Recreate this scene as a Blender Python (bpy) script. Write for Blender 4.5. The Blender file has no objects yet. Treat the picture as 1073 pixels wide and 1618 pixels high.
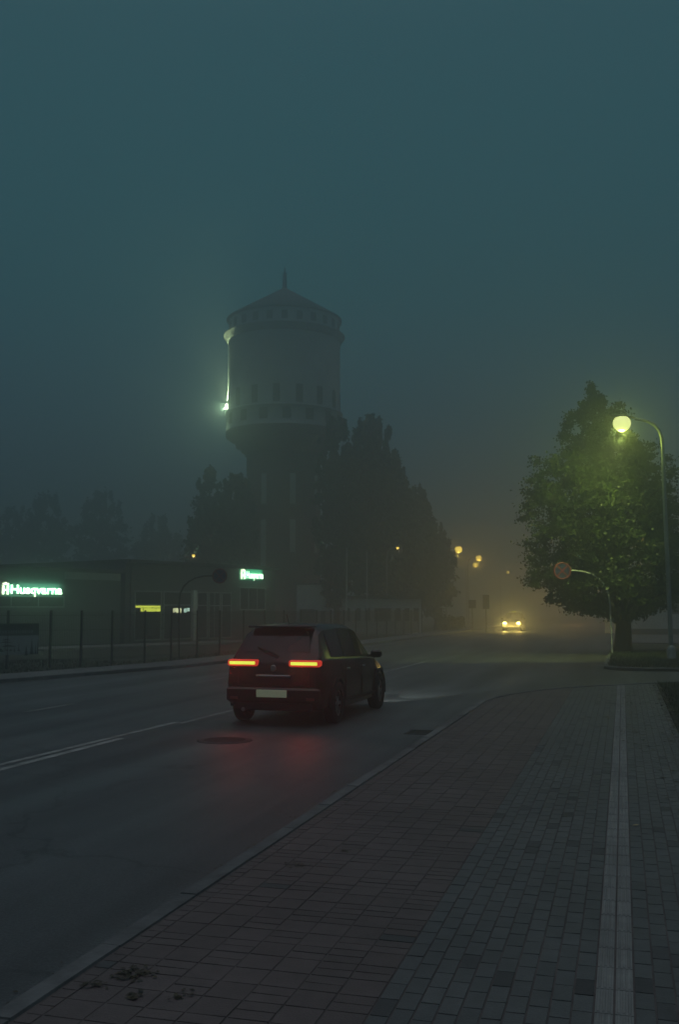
import bpy, math, random
import numpy as np
from mathutils import Vector, Matrix
R = math.radians
PI = math.pi
random.seed(7)
S = bpy.context.scene
COL = S.collection
UP = Vector((0, 0, 1))

# ------------------------------------------------------------ camera, sky, exposure
EYE, FOC = 1.8, 1573.0                      # eye height in metres, focal length in photo pixels
PITCH, YAW = math.atan(154 / 1573), R(15.83)
cam = bpy.data.cameras.new("camera")
cam.sensor_fit = 'VERTICAL'; cam.sensor_height = 36; cam.sensor_width = 24; cam.lens = 35
cam.clip_start = .05; cam.clip_end = 4000
camo = bpy.data.objects.new("camera", cam); COL.objects.link(camo)
camo.location = (0, 0, EYE); camo.rotation_euler = (PI / 2 + PITCH, 0, YAW)
S.camera = camo

W = bpy.data.worlds.new("World"); S.world = W; W.use_nodes = True
wt = W.node_tree; wt.nodes.clear()
wn = wt.nodes.new
wo = wn('ShaderNodeOutputWorld'); bg = wn('ShaderNodeBackground'); mixw = wn('ShaderNodeMix'); mixw.data_type = 'RGBA'
sky = wn('ShaderNodeTexSky'); sky.sky_type = 'NISHITA'; sky.sun_disc = False
sky.sun_elevation = R(1.0); sky.sun_rotation = R(200)
dim = wn('ShaderNodeVectorMath'); dim.operation = 'SCALE'; dim.inputs['Scale'].default_value = .004
tc = wn('ShaderNodeTexCoord'); sep = wn('ShaderNodeSeparateXYZ'); ramp = wn('ShaderNodeValToRGB')
L = wt.links.new
L(sky.outputs[0], dim.inputs[0]); L(dim.outputs[0], mixw.inputs['A'])
L(tc.outputs['Generated'], sep.inputs[0]); L(sep.outputs['Z'], ramp.inputs[0])
el = ramp.color_ramp.elements
el[0].position = 0.0; el[0].color = (.050, .094, .135, 1)
el[1].position = 1.0; el[1].color = (.72, .66, .68, 1)
for p_, c_ in ((.30, (.012, .088, .103)), (.52, (.008, .074, .088)), (.66, (.018, .09, .105)), (.80, (.16, .20, .245))):
    e_ = el.new(p_); e_.color = (*c_, 1)
mixw.inputs['Factor'].default_value = .95
L(ramp.outputs[0], mixw.inputs['B']); L(mixw.outputs['Result'], bg.inputs['Color'])
bg.inputs['Strength'].default_value = 1.0
L(bg.outputs[0], wo.inputs['Surface'])

S.view_settings.view_transform = 'Standard'; S.view_settings.look = 'None'
S.view_settings.exposure = 0.0; S.view_settings.gamma = 1.0
S.render.engine = 'CYCLES'
cy = S.cycles
cy.use_denoising = True; cy.max_bounces = 5; cy.diffuse_bounces = 2; cy.glossy_bounces = 2
cy.volume_bounces = 1; cy.transparent_max_bounces = 8; cy.sample_clamp_indirect = 3.0
cy.caustics_reflective = False; cy.caustics_refractive = False

# ------------------------------------------------------------ surveying: photo pixel -> point in the place
FWD = Vector((-math.sin(YAW), math.cos(YAW), 0)); RGT = Vector((math.cos(YAW), math.sin(YAW), 0))
def ray(u, v):
    a = FOC * math.cos(PITCH) - (809 - v) * math.sin(PITCH)
    b = FOC * math.sin(PITCH) + (809 - v) * math.cos(PITCH)
    return FWD * a + RGT * (u - 536.5) + UP * b, a
def gnd(u, v, z=0.0):
    r, a = ray(u, v); return r * ((z - EYE) / r.z) + Vector((0, 0, EYE))
def at(u, v, d):
    r, a = ray(u, v); return r * (d / a) + Vector((0, 0, EYE))
def zat(v, d): return at(536, v, d).z
def depth(p): return Vector(p).dot(FWD)
ZR = -.08                                   # level of the carriageway below the pavement

# ------------------------------------------------------------ helpers
def tag(o, label=None, cat=None, group=None, kind=None):
    if label: o['label'] = label
    if cat: o['category'] = cat
    if group: o['group'] = group
    if kind: o['kind'] = kind
    return o
def empty(name, loc=(0, 0, 0), rz=0, label=None, cat=None, group=None):
    o = bpy.data.objects.new(name, None); COL.objects.link(o); o.empty_display_size = .3
    o.location = loc; o.rotation_euler = (0, 0, rz)
    return tag(o, label, cat, group)
class MB:
    """collects shapes, builds ONE mesh object"""
    def __init__(s): s.v = []; s.f = []; s.M = Matrix.Identity(4); s.sm = []
    def add(s, vs, fs, smooth=False):
        b = len(s.v); s.v += [tuple(s.M @ Vector(p)) for p in vs]; s.f += [tuple(i + b for i in f) for f in fs]; s.sm += [smooth] * len(fs)
        return s
    def box(s, x0, x1, y0, y1, z0, z1, bev=0):
        if bev <= 0:
            vs = [(x, y, z) for z in (z0, z1) for x, y in ((x0, y0), (x1, y0), (x1, y1), (x0, y1))]
            return s.add(vs, [(3, 2, 1, 0), (4, 5, 6, 7), (0, 1, 5, 4), (1, 2, 6, 5), (2, 3, 7, 6), (3, 0, 4, 7)])
        b = bev
        rings = [(x0 + b, x1 - b, y0 + b, y1 - b, z0), (x0, x1, y0, y1, z0 + b), (x0, x1, y0, y1, z1 - b), (x0 + b, x1 - b, y0 + b, y1 - b, z1)]
        vs = []
        for (a, c, d, e, z) in rings:
            k = b * .8
            vs += [(a + k, d, z), (c - k, d, z), (c, d + k, z), (c, e - k, z), (c - k, e, z), (a + k, e, z), (a, e - k, z), (a, d + k, z)]
        fs = [tuple(range(7, -1, -1)), tuple(range(24, 32))]
        for r in range(3):
            for i in range(8):
                j = (i + 1) % 8; fs.append((r * 8 + i, r * 8 + j, r * 8 + 8 + j, r * 8 + 8 + i))
        return s.add(vs, fs)
    def tube(s, pts, rad, n=10, cap=True):
        pts = [Vector(p) for p in pts]
        if not hasattr(rad, '__len__'): rad = [rad] * len(pts)
        vs = []; fs = []; ref = None
        for i, p in enumerate(pts):
            t = (pts[min(i + 1, len(pts) - 1)] - pts[max(i - 1, 0)]).normalized()
            if ref is None: ref = Vector((1, 0, 0)) if abs(t.x) < .9 else Vector((0, 1, 0))
            a = (ref - t * ref.dot(t)).normalized(); ref = a; b = t.cross(a)
            for k in range(n):
                q = 2 * PI * k / n; vs.append(p + (a * math.cos(q) + b * math.sin(q)) * rad[i])
        for i in range(len(pts) - 1):
            for k in range(n):
                j = (k + 1) % n; fs.append((i * n + k, i * n + j, (i + 1) * n + j, (i + 1) * n + k))
        s.add(vs, fs, True)
        if cap:
            s.add(vs[:n], [tuple(range(n - 1, -1, -1))]); s.add(vs[-n:], [tuple(range(n))])
        return s
    def lathe(s, prof, n=48, c=(0, 0), smooth=True, cap=True):
        vs = []; fs = []
        for (r, z) in prof:
            for k in range(n):
                q = 2 * PI * k / n; vs.append((c[0] + r * math.cos(q), c[1] + r * math.sin(q), z))
        for i in range(len(prof) - 1):
            for k in range(n):
                j = (k + 1) % n; fs.append((i * n + k, i * n + j, (i + 1) * n + j, (i + 1) * n + k))
        s.add(vs, fs, smooth)
        if cap: s.add(vs[:n], [tuple(range(n - 1, -1, -1))]); s.add(vs[-n:], [tuple(range(n))])
        return s
    def prism(s, poly, z0, z1):
        n = len(poly)
        vs = [(x, y, z0) for x, y in poly] + [(x, y, z1) for x, y in poly]
        return s.add(vs, [tuple(range(n - 1, -1, -1)), tuple(range(n, 2 * n))] + [(i, (i + 1) % n, n + (i + 1) % n, n + i) for i in range(n)])
    def build(s, name, m, parent=None, loc=None):
        me = bpy.data.meshes.new(name); me.from_pydata(s.v, [], s.f); me.update()
        me.polygons.foreach_set('use_smooth', s.sm)
        if m: me.materials.append(m)
        o = bpy.data.objects.new(name, me); COL.objects.link(o)
        if parent: o.parent = parent
        if loc: o.location = loc
        return o
def smooth_angle(o, deg=35):
    me = o.data; me.polygons.foreach_set('use_smooth', [True] * len(me.polygons)); me.set_sharp_from_angle(angle=R(deg)); return o
def lamp(name, kind, loc, col, power, parent=None, rad=.06, spot=None, aim=None, blend=.3):
    l = bpy.data.lights.new(name, kind); l.color = col; l.energy = power; l.shadow_soft_size = rad
    if kind == 'SPOT': l.spot_size = R(spot); l.spot_blend = blend
    o = bpy.data.objects.new(name, l); COL.objects.link(o); o.location = loc
    if aim is not None: o.rotation_euler = Vector(aim).to_track_quat('-Z', 'Y').to_euler()
    if parent: o.parent = parent
    return o

# ------------------------------------------------------------ materials
MATS = {}
def mat(name, col, rough=.7, var=.25, scale=6.0, bump=0.0, metal=0.0, spec=.4, emit=None, es=1.0, island=0.0, trans=0.0, obj=True):
    if name in MATS: return MATS[name]
    m = bpy.data.materials.new(name); m.use_nodes = True; t = m.node_tree; n = t.nodes.new; l = t.links.new
    b = t.nodes['Principled BSDF']
    b.inputs['Roughness'].default_value = rough; b.inputs['Metallic'].default_value = metal
    b.inputs['Specular IOR Level'].default_value = spec
    b.inputs['Transmission Weight'].default_value = trans
    if emit:
        b.inputs['Base Color'].default_value = (*col, 1)
        b.inputs['Emission Color'].default_value = (*emit, 1); b.inputs['Emission Strength'].default_value = es
        m.cycles.emission_sampling = 'NONE'
        MATS[name] = m; return m
    c = n('ShaderNodeTexCoord'); lo_ = n('ShaderNodeTexNoise'); lo_.inputs['Scale'].default_value = max(.25, scale / 11); lo_.inputs['Detail'].default_value = 5
    nz = n('ShaderNodeTexNoise'); nz.inputs['Scale'].default_value = scale; nz.inputs['Detail'].default_value = 6
    nz.inputs['Roughness'].default_value = .65
    l(c.outputs['Object'], nz.inputs['Vector'])
    r = n('ShaderNodeMapRange'); r.inputs['From Min'].default_value = .3; r.inputs['From Max'].default_value = .7
    r.inputs['To Min'].default_value = 1 - var; r.inputs['To Max'].default_value = 1 + var
    l(nz.outputs['Fac'], r.inputs['Value'])
    sc = n('ShaderNodeVectorMath'); sc.operation = 'SCALE'; sc.inputs[0].default_value = col
    l(c.outputs['Object'], lo_.inputs['Vector'])
    rl = n('ShaderNodeMapRange'); rl.inputs['From Min'].default_value = .32; rl.inputs['From Max'].default_value = .68; rl.inputs['To Min'].default_value = 1 - var * 1.1; rl.inputs['To Max'].default_value = 1 + var * .7
    l(lo_.outputs['Fac'], rl.inputs['Value'])
    ml_ = n('ShaderNodeMath'); ml_.operation = 'MULTIPLY'; l(r.outputs['Result'], ml_.inputs[0]); l(rl.outputs['Result'], ml_.inputs[1]); fac = ml_.outputs[0]
    if island > 0:
        g = n('ShaderNodeNewGeometry'); r2 = n('ShaderNodeMapRange'); r2.inputs['To Min'].default_value = 1 - island; r2.inputs['To Max'].default_value = 1 + island
        l(g.outputs['Random Per Island'], r2.inputs['Value'])
        mu = n('ShaderNodeMath'); mu.operation = 'MULTIPLY'; l(fac, mu.inputs[0]); l(r2.outputs['Result'], mu.inputs[1]); fac = mu.outputs[0]
    l(fac, sc.inputs['Scale']); l(sc.outputs[0], b.inputs['Base Color'])
    if bump > 0:
        n2 = n('ShaderNodeTexNoise'); n2.inputs['Scale'].default_value = scale * 9; n2.inputs['Detail'].default_value = 4
        l(c.outputs['Object'], n2.inputs['Vector'])
        bp = n('ShaderNodeBump'); bp.inputs['Strength'].default_value = bump; bp.inputs['Distance'].default_value = .02
        l(n2.outputs['Fac'], bp.inputs['Height']); l(bp.outputs[0], b.inputs['Normal'])
    MATS[name] = m; return m
def leafmat(name, col):
    m = mat(name, col, .5, .3, 1.2, island=.45, spec=.35)
    t = m.node_tree; b = t.nodes['Principled BSDF']; out = t.nodes['Material Output']
    tr = t.nodes.new('ShaderNodeBsdfTranslucent'); tr.inputs['Color'].default_value = (col[0] * 1.5, col[1] * 1.6, col[2], 1)
    mx = t.nodes.new('ShaderNodeMixShader'); mx.inputs[0].default_value = .3
    t.links.new(b.outputs[0], mx.inputs[1]); t.links.new(tr.outputs[0], mx.inputs[2]); t.links.new(mx.outputs[0], out.inputs['Surface'])
    return m

M_GROUND = mat('soil_and_turf', (.03, .036, .02), .95, .5, .8, .3)
M_GRASS = mat('grass_blades', (.04, .062, .02), .7, .4, .5, island=.5)
M_BRICK_R = mat('red_brick_paver', (.104, .084, .083), .62, .16, 9, .25, island=.10)
M_BRICK_G = mat('grey_brick_paver', (.094, .102, .105), .6, .14, 9, .25, island=.11)
M_BRICK_D = mat('dark_brick_paver', (.064, .067, .07), .65, .2, 9, .25, island=.2)
M_TACT = mat('tactile_slab', (.22, .23, .225), .65, .16, 8, .2, island=.12)
M_JOINT = mat('joint_sand', (.10, .09, .088), .95, .3, 14)
M_KERB = mat('kerb_concrete', (.13, .138, .141), .75, .4, 3, .3, island=.15)
M_PAINT = mat('worn_road_paint', (.27, .29, .28), .7, .6, 3)
M_METAL = mat('galvanised_steel', (.34, .36, .36), .38, .2, 5, metal=.55)
M_DMETAL = mat('dark_steel', (.07, .08, .08), .5, .2, 5, metal=.3)
M_FENCE = mat('green_coated_wire', (.022, .032, .026), .55, .2, 4)
M_PALE = mat('pale_render', (.62, .64, .63), .85, .15, 1.5, .1)
M_WHITE = mat('white_paint', (.62, .64, .62), .6, .1, 2)
M_DWALL = mat('dark_cladding', (.075, .085, .088), .7, .15, 2)
M_ROOF = mat('bitumen_roof', (.045, .048, .05), .85, .25, 1.2)
M_GLASS = mat('dark_window_glass', (.015, .02, .022), .08, .1, 1, spec=.6)
M_TOWB = mat('tower_brick', (.13, .085, .075), .85, .25, .9, .2)
M_TOWR = mat('tower_render', (.33, .35, .37), .85, .15, .7, .1)
M_TRIM = mat('tower_trim', (.16, .155, .15), .8, .15, .8)
M_BARK = mat('bark', (.035, .03, .025), .9, .35, 4, .5)
M_RED = mat('sign_red', (.20, .035, .035), .5, .1, 8)
M_BLUE = mat('sign_blue', (.015, .03, .11), .5, .1, 8)
M_SBACK = mat('sign_back', (.10, .10, .105), .5, .2, 6, metal=.3)
M_CAR = mat('car_paint', (.010, .012, .014), .25, .1, 3, spec=.55)
M_CAR2 = mat('grey_car_paint', (.02, .02, .02), .3, .1, 3, spec=.55)
M_RUB = mat('black_rubber', (.012, .012, .012), .8, .2, 9)
M_RIM = mat('alloy_rim', (.32, .33, .34), .35, .1, 6, metal=.7)
M_PLATE = mat('number_plate_white', (.6, .6, .55), .5, .05, 6)
M_IRON = mat('cast_iron', (.06, .062, .065), .6, .3, 12, .4, metal=.4)
M_LEAFDRY = mat('fallen_leaf', (.17, .115, .04), .75, .3, 12, island=.5)
M_LEAFWET = mat('wet_dead_leaf', (.045, .037, .018), .6, .3, 12, island=.4)
LEAF_NEAR = leafmat('linden_leaf', (.045, .066, .014))
LEAF_FAR = leafmat('far_leaf', (.03, .045, .025))
BLACKHOLE = mat('dark_opening', (.012, .013, .014), .9, .1, 1)

def asphalt():
    m = bpy.data.materials.new('asphalt'); m.use_nodes = True; t = m.node_tree; n = t.nodes.new; l = t.links.new
    b = t.nodes['Principled BSDF']; c = n('ShaderNodeTexCoord')
    mp = n('ShaderNodeMapping'); mp.inputs['Scale'].default_value = (1.1, .05, 1); l(c.outputs['Object'], mp.inputs[0])
    w = n('ShaderNodeTexNoise'); w.inputs['Scale'].default_value = 1.0; w.inputs['Detail'].default_value = 3; l(mp.outputs[0], w.inputs['Vector'])
    f = n('ShaderNodeTexNoise'); f.inputs['Scale'].default_value = 60; f.inputs['Detail'].default_value = 3; l(c.outputs['Object'], f.inputs['Vector'])
    q = n('ShaderNodeTexNoise'); q.inputs['Scale'].default_value = .5; q.inputs['Detail'].default_value = 5; l(c.outputs['Object'], q.inputs['Vector'])
    def mr(src, a, d, lo, hi):
        r = n('ShaderNodeMapRange'); r.inputs['From Min'].default_value = a; r.inputs['From Max'].default_value = d
        r.inputs['To Min'].default_value = lo; r.inputs['To Max'].default_value = hi; l(src, r.inputs['Value']); return r.outputs['Result']
    def mul(a, d):
        x = n('ShaderNodeMath'); x.operation = 'MULTIPLY'; l(a, x.inputs[0]); l(d, x.inputs[1]); return x.outputs[0]
    fac = mul(mul(mr(w.outputs['Fac'], .3, .7, .6, 1.4), mr(f.outputs['Fac'], .3, .7, .7, 1.3)), mr(q.outputs['Fac'], .3, .7, .8, 1.2))
    vo = n('ShaderNodeTexVoronoi'); vo.feature = 'DISTANCE_TO_EDGE'; vo.inputs['Scale'].default_value = .33
    wv = n('ShaderNodeTexNoise'); wv.inputs['Scale'].default_value = 1.6; wv.inputs['Detail'].default_value = 6; l(c.outputs['Object'], wv.inputs['Vector'])
    ad = n('ShaderNodeMixRGB'); ad.blend_type = 'ADD'; ad.inputs[0].default_value = .9; l(c.outputs['Object'], ad.inputs[1]); l(wv.outputs['Color'], ad.inputs[2]); l(ad.outputs[0], vo.inputs['Vector'])
    fac = mul(fac, mr(vo.outputs['Distance'], .0, .012, .55, 1.0))
    g = n('ShaderNodeTexNoise'); g.inputs['Scale'].default_value = 170; g.inputs['Detail'].default_value = 2; l(c.outputs['Object'], g.inputs['Vector'])
    fac = mul(fac, mr(g.outputs['Fac'], .35, .65, .6, 1.4))
    s = n('ShaderNodeVectorMath'); s.operation = 'SCALE'; s.inputs[0].default_value = (.060, .064, .068); l(fac, s.inputs['Scale'])
    l(s.outputs[0], b.inputs['Base Color'])
    l(mr(w.outputs['Fac'], .3, .7, .62, .48), b.inputs['Roughness'])
    bp = n('ShaderNodeBump'); bp.inputs['Strength'].default_value = .5; bp.inputs['Distance'].default_value = .01
    l(f.outputs['Fac'], bp.inputs['Height']); l(bp.outputs[0], b.inputs['Normal'])
    return m
M_ASPH = asphalt()

# ------------------------------------------------------------ the setting: ground, road, pavement
tag(MB().add([(-600, -600, -.16), (600, -600, -.16), (600, 600, -.16), (-600, 600, -.16)], [(0, 1, 2, 3)]).build('ground', M_GROUND), kind='structure')
FAR_EDGE = [(-17.2, -30), (-16.6, 10), (-15.9, 20), (-14.6, 26), (-13.6, 31), (-13.1, 40), (-13.0, 60), (-13.0, 100), (-13.0, 560)]
pts = [(x, y, ZR) for x, y in FAR_EDGE]
rb = MB()
NR = len(pts)
rb.add(pts + [(40, y, ZR) for _, y in FAR_EDGE], [(i, NR + i, NR + i + 1, i + 1) for i in range(NR - 1)])
tag(rb.build('road', M_ASPH), kind='structure')

def kerb_run(mb, path, w=.13, z0=ZR - .02, z1=.012, seg=1.0):
    """kerb stones about a metre long along a polyline (a few millimetres of joint between them)"""
    P = [Vector((x, y, 0)) for x, y in path]
    for a, b in zip(P, P[1:]):
        d = b - a; n = max(1, round(d.length / seg)); t = d.normalized(); s = Vector((t.y, -t.x, 0))
        for i in range(n):
            j = random.uniform(-.004, .004)
            p = a + d * (i / n) + t * .004; q = a + d * ((i + 1) / n) - t * .004
            vs = [p, q, q + s * w, p + s * w]
            lo = [(v.x, v.y, z0) for v in vs]; mi = [(v.x, v.y, z1 - .02 + j) for v in vs]
            ins = [p + s * .02 + t * .004, q + s * .02 - t * .004, q + s * (w - .004) - t * .004, p + s * (w - .004) + t * .004]
            hi = [(v.x, v.y, z1 + j) for v in ins]
            vv = lo + mi + hi
            fs = [(8, 9, 10, 11)] + [(r + k, r + (k + 1) % 4, r + 4 + (k + 1) % 4, r + 4 + k) for r in (0, 4) for k in range(4)]
            mb.add(vv, fs)
KX = -2.77
CORNER = [(KX, -3.0), (KX, 20.0), (-2.66, 20.9), (-2.4, 21.9), (-1.95, 23.0), (-1.4, 23.9), (-.6, 24.8), (.3, 25.7), (1.3, 26.6), (3.5, 28.0), (12, 31)]
kb = MB(); kerb_run(kb, CORNER)
tag(kb.build('kerb', M_KERB), kind='structure')
kb = MB(); kerb_run(kb, list(reversed(FAR_EDGE[:-1])), seg=1.5, z1=.03)
tag(kb.build('far_kerb', M_KERB), kind='structure')
def edge_x(y):                                # where the kerb's inner side is at y
    for (x0, y0), (x1, y1) in zip(CORNER, CORNER[1:]):
        if y0 <= y <= y1: return x0 + (x1 - x0) * (y - y0) / (y1 - y0) + .14 + (.05 if y > 20 else 0)
    return 99
# bedding under the pavers
bed = [(KX + .06, -3), (KX + .06, 20), (-2.3, 22), (-1.3, 23.9), (-.5, 24.75), (.74, 25.9), (.74, -3)]
tag(MB().add([(x, y, -.0035) for x, y in bed], [tuple(reversed(range(len(bed))))]).build('pavement_bed', M_JOINT), kind='structure')
def paver(mb, x0, x1, y0, y1, z, b=.004):
    g = .0013
    dz = [random.uniform(-.0015, .0015) for _ in range(2)]
    a, c, d, e = x0 + g, x1 - g, y0 + g, y1 - g
    vs = [(a, d, z - .016), (c, d, z - .016), (c, e, z - .016), (a, e, z - .016)]
    vs += [(a + b, d + b, z + dz[0]), (c - b, d + b, z + dz[1]), (c - b, e - b, z + dz[1]), (a + b, e - b, z + dz[0])]
    mb.add(vs, [(4, 5, 6, 7), (0, 1, 5, 4), (1, 2, 6, 5), (2, 3, 7, 6), (3, 0, 4, 7)])
red, grey, dark, tact = MB(), MB(), MB(), MB()
BX = -1.14; T0, T1 = -.175, .005
# red zone: pavers laid across, with straight joints along the walk
nx = int((BX - (KX + .13)) / .2) + 1
for iy in range(130):
    y = 1.5 + iy * .2
    for ix in range(nx + 1):
        x1 = BX - ix * .2; x0 = x1 - .2
        lim = edge_x(y + .2)
        if x1 - .05 < lim: continue
        x0 = max(x0, lim)
        split = random.random()
        if split < .3 or x1 - x0 < .15:
            paver(red if random.random() > .012 else dark, x0, x1, y, y + .1, 0); paver(red, x0, x1, y + .1, y + .2, 0)
        else: paver(red if random.random() > .006 else dark, x0, x1, y, y + .2, 0)
# grey zone: pavers laid lengthways in stretcher bond
xs = [BX + k * .0965 for k in range(10)]
xs2 = [T1 + k * .0925 for k in range(8)]
for row in (xs, xs2):
    for k in range(len(row)):
        x0 = row[k]; x1 = row[k] + (.0965 if row is xs else .0925)
        off = random.choice((0, .1)) if False else (.1 if k % 2 else 0)
        for iy in range(130):
            y = 1.5 + iy * .2 + off
            if x0 < edge_x(y + .2): continue
            if row is xs2 and k == 7 and random.random() < .12: continue
            r = random.random()
            paver(dark if r < .04 else grey, x0, x1, y, y + .2, 0)
# tactile guide strip: two rows of ribbed slabs
for k in range(2):
    a = T0 + k * .09
    for iy in range(82):
        y = 1.5 + iy * .3
        if a < edge_x(y + .3): continue
        tact.add(*(lambda vs, fs: (vs, fs))([(a + .003, y + .003, -.014), (a + .087, y + .003, -.014), (a + .087, y + .297, -.014), (a + .003, y + .297, -.014),
                  (a + .006, y + .006, .001), (a + .084, y + .006, .001), (a + .084, y + .294, .001), (a + .006, y + .294, .001)],
                 [(4, 5, 6, 7), (0, 1, 5, 4), (1, 2, 6, 5), (2, 3, 7, 6), (3, 0, 4, 7)]))
        for r in range(3):
            q = a + .012 + r * .024
            for z0 in (0,):
                tact.add([(q, y + .012, .001), (q + .017, y + .012, .001), (q + .017, y + .288, .001), (q, y + .288, .001),
                          (q + .004, y + .016, .006), (q + .013, y + .016, .006), (q + .013, y + .284, .006), (q + .004, y + .284, .006)],
                         [(4, 5, 6, 7), (0, 1, 5, 4), (1, 2, 6, 5), (2, 3, 7, 6), (3, 0, 4, 7)])
tag(red.build('pavement_red_bricks', M_BRICK_R), kind='structure')
tag(grey.build('pavement_grey_bricks', M_BRICK_G), kind='structure')
tag(dark.build('pavement_dark_bricks', M_BRICK_D), kind='structure')
tag(tact.build('pavement_guide_strip', M_TACT), kind='structure')
# verges, the island with the tree, the far pavement
def slab(name, poly, z, m, z0=-.15):
    return tag(MB().prism(poly, z0, z).build(name, m), kind='structure')
slab('verge', [(.76, -4), (30, -4), (30, 31.5), (12, 30.9), (3.5, 27.85), (1.45, 26.5), (.76, 25.8)], -.012, M_GROUND)
ISLAND = [(-.62, 33.0), (-.2, 32.3), (.6, 32.1), (6, 33.2), (16, 36), (16, 56), (-.62, 56)]
slab('island', ISLAND, -.01, M_GROUND)
ik = MB(); kerb_run(ik, [(-.62, 56), (-.62, 33.0), (-.2, 32.3), (.6, 32.1), (6, 33.2), (16, 36)][::-1], w=.12, z1=.03)
tag(ik.build('island_kerb', M_KERB), kind='structure')
farw = [(x - .02, y) for x, y in FAR_EDGE] + [(x - 1.9 - (.4 if y < 25 else 0), y) for x, y in reversed(FAR_EDGE)]
M_FPAVE = mat('worn_far_pavement', (.12, .125, .125), .75, .2, 2.5, .2)
slab('far_pavement', farw, 0, M_FPAVE)
slab('right_pavement', [(16, 58), (-.9, 58), (-.9, 300), (16, 300)][::-1], -.03, M_FPAVE)
slab('forecourt', [(-29.0, 41.5), (-26.2, 41.5), (-17.5, 63), (-20.5, 63)], -.05, mat('forecourt_slabs', (.17, .175, .175), .8, .2, 2, .1))

# road markings: thin worn paint sheets 4 mm above the asphalt
def mark(mb, x, y0, y1, w=.11, x1=None):
    x1 = x if x1 is None else x1
    n = max(1, int((y1 - y0) / .5)); z = ZR + .004
    for i in range(n):
        a, b = i / n, (i + 1) / n
        q0, q1 = x + (x1 - x) * a, x + (x1 - x) * b; p0, p1 = y0 + (y1 - y0) * a, y0 + (y1 - y0) * b
        mb.add([(q0 - w / 2, p0, z), (q0 + w / 2, p0, z), (q1 + w / 2, p1, z), (q1 - w / 2, p1, z)], [(0, 1, 2, 3)])
mk = MB()
mark(mk, -7.12, 2, 13.4, .12); mark(mk, -7.50, 2, 15.6, .10, -7.25); mark(mk, -7.10, 15.4, 19.8, .1)
mark(mk, -6.95, 28.2, 36.5, .11)
for y in range(44, 130, 12): mark(mk, -6.95, y, y + 4, .12)
mark(mk, -10.65, 16.3, 18.0, .12); mark(mk, -10.65, 24, 26, .12)
tag(mk.build('road_markings', M_PAINT), kind='structure')

# ------------------------------------------------------------ grass and leaf litter (nobody could count these)
def blades(name, areas, m, kind='stuff', hmin=.04, hmax=.11, w=.008):
    V = []; F = []
    for (x0, x1, y0, y1, n, z) in areas:
        for _ in range(n):
            x, y = random.uniform(x0, x1), random.uniform(y0, y1); h = random.uniform(hmin, hmax); a = random.uniform(0, PI)
            lx, ly = random.gauss(0, .4) * h, random.gauss(0, .4) * h
            b = len(V); ww = w * (1 + max(0, y - 10) / 22)
            V += [(x - math.cos(a) * ww, y - math.sin(a) * ww, z), (x + math.cos(a) * ww, y + math.sin(a) * ww, z), (x + lx, y + ly, z + h)]
            F.append((b, b + 1, b + 2))
    me = bpy.data.meshes.new(name); me.from_pydata(V, [], F); me.materials.append(m)
    o = bpy.data.objects.new(name, me); COL.objects.link(o); o['kind'] = kind; return o
blades('grass', [(.8, 2.6, 6, 26, 9000, -.012), (-.55, 6, 32.6, 46, 15000, -.01), (-17.6, -15.6, 34, 76, 6000, -.15), (-22, -16.6, 20, 34, 5000, -.15)], M_GRASS)
def leafquad(mb, x, y, z, s):
    a = random.uniform(0, 2 * PI); c, d = math.cos(a), math.sin(a); t = [random.uniform(0, .35) * s for _ in range(4)]
    q = [(0, -1), (.55, -.1), (0, 1), (-.55, -.1)]
    mb.add([(x + (px * c - py * d) * s, y + (px * d + py * c) * s, z + t[i]) for i, (px, py) in enumerate(q)], [(0, 1, 2, 3)])
lb = MB()
for _ in range(900):
    y = random.uniform(9, 26); x = .78 - abs(random.gauss(0, .09)) * (1 if random.random() < .85 else 3) + .05
    leafquad(lb, x, y, .008, random.uniform(.02, .045))
for _ in range(240):
    y = random.uniform(14, 24); leafquad(lb, random.gauss(.02, .12), y, .009, random.uniform(.015, .03))
for _ in range(400):
    leafquad(lb, random.uniform(-3, 1.5), random.uniform(31, 42), .01 if False else ZR + .02, random.uniform(.03, .06))
for _ in range(500):
    leafquad(lb, random.uniform(.8, 3), random.uniform(8, 26), .03, random.uniform(.02, .04))
for _ in range(420):
    y = random.uniform(3, 21); leafquad(lb, KX - abs(random.gauss(0, .09)) - .01, y, ZR + .006, random.uniform(.006, .02))
tag(lb.build('leaf_litter', M_LEAFWET), kind='stuff')
def heap(u, v, sx, sy, n, label):
    p = gnd(u, v); b = MB()
    for _ in range(n):
        dx, dy = random.gauss(0, sx), random.gauss(0, sy)
        leafquad(b, dx, dy, .003 + random.uniform(0, .006), random.uniform(.009, .022))
    o = b.build('leaf_heap', M_LEAFWET); o.location = p; tag(o, label, 'leaf heap', 'little heaps of dead leaves on the bricks')
heap(212, 1540, .055, .05, 70, 'largest flat dark heap of wet leaves on the red bricks near the kerb')
heap(155, 1558, .03, .025, 18, 'thin smear of dead leaves just left of the largest heap')
heap(207, 1575, .025, .02, 22, 'small knot of wet leaves right below the largest heap')
heap(286, 1573, .02, .03, 18, 'small knot of wet leaves to the right of the largest heap')
heap(468, 1368, .05, .04, 22, 'scattered dark leaves in the middle of the red bricks')
heap(548, 1345, .02, .02, 9, 'tiny pinch of dark leaves on the middle of the red bricks')
heap(668, 1222, .06, .04, 18, 'farther scattered dark leaves on red bricks toward the driveway')
lf = MB(); leafquad(lf, 0, 0, .01, .035)
o = lf.build('fallen_leaf', mat('yellow_leaf', (.5, .38, .16), .6, .2, 12)); o.location = gnd(1005, 1306); tag(o, 'single pale yellow fallen leaf on grey bricks right of the guide strip', 'leaf')

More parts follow.
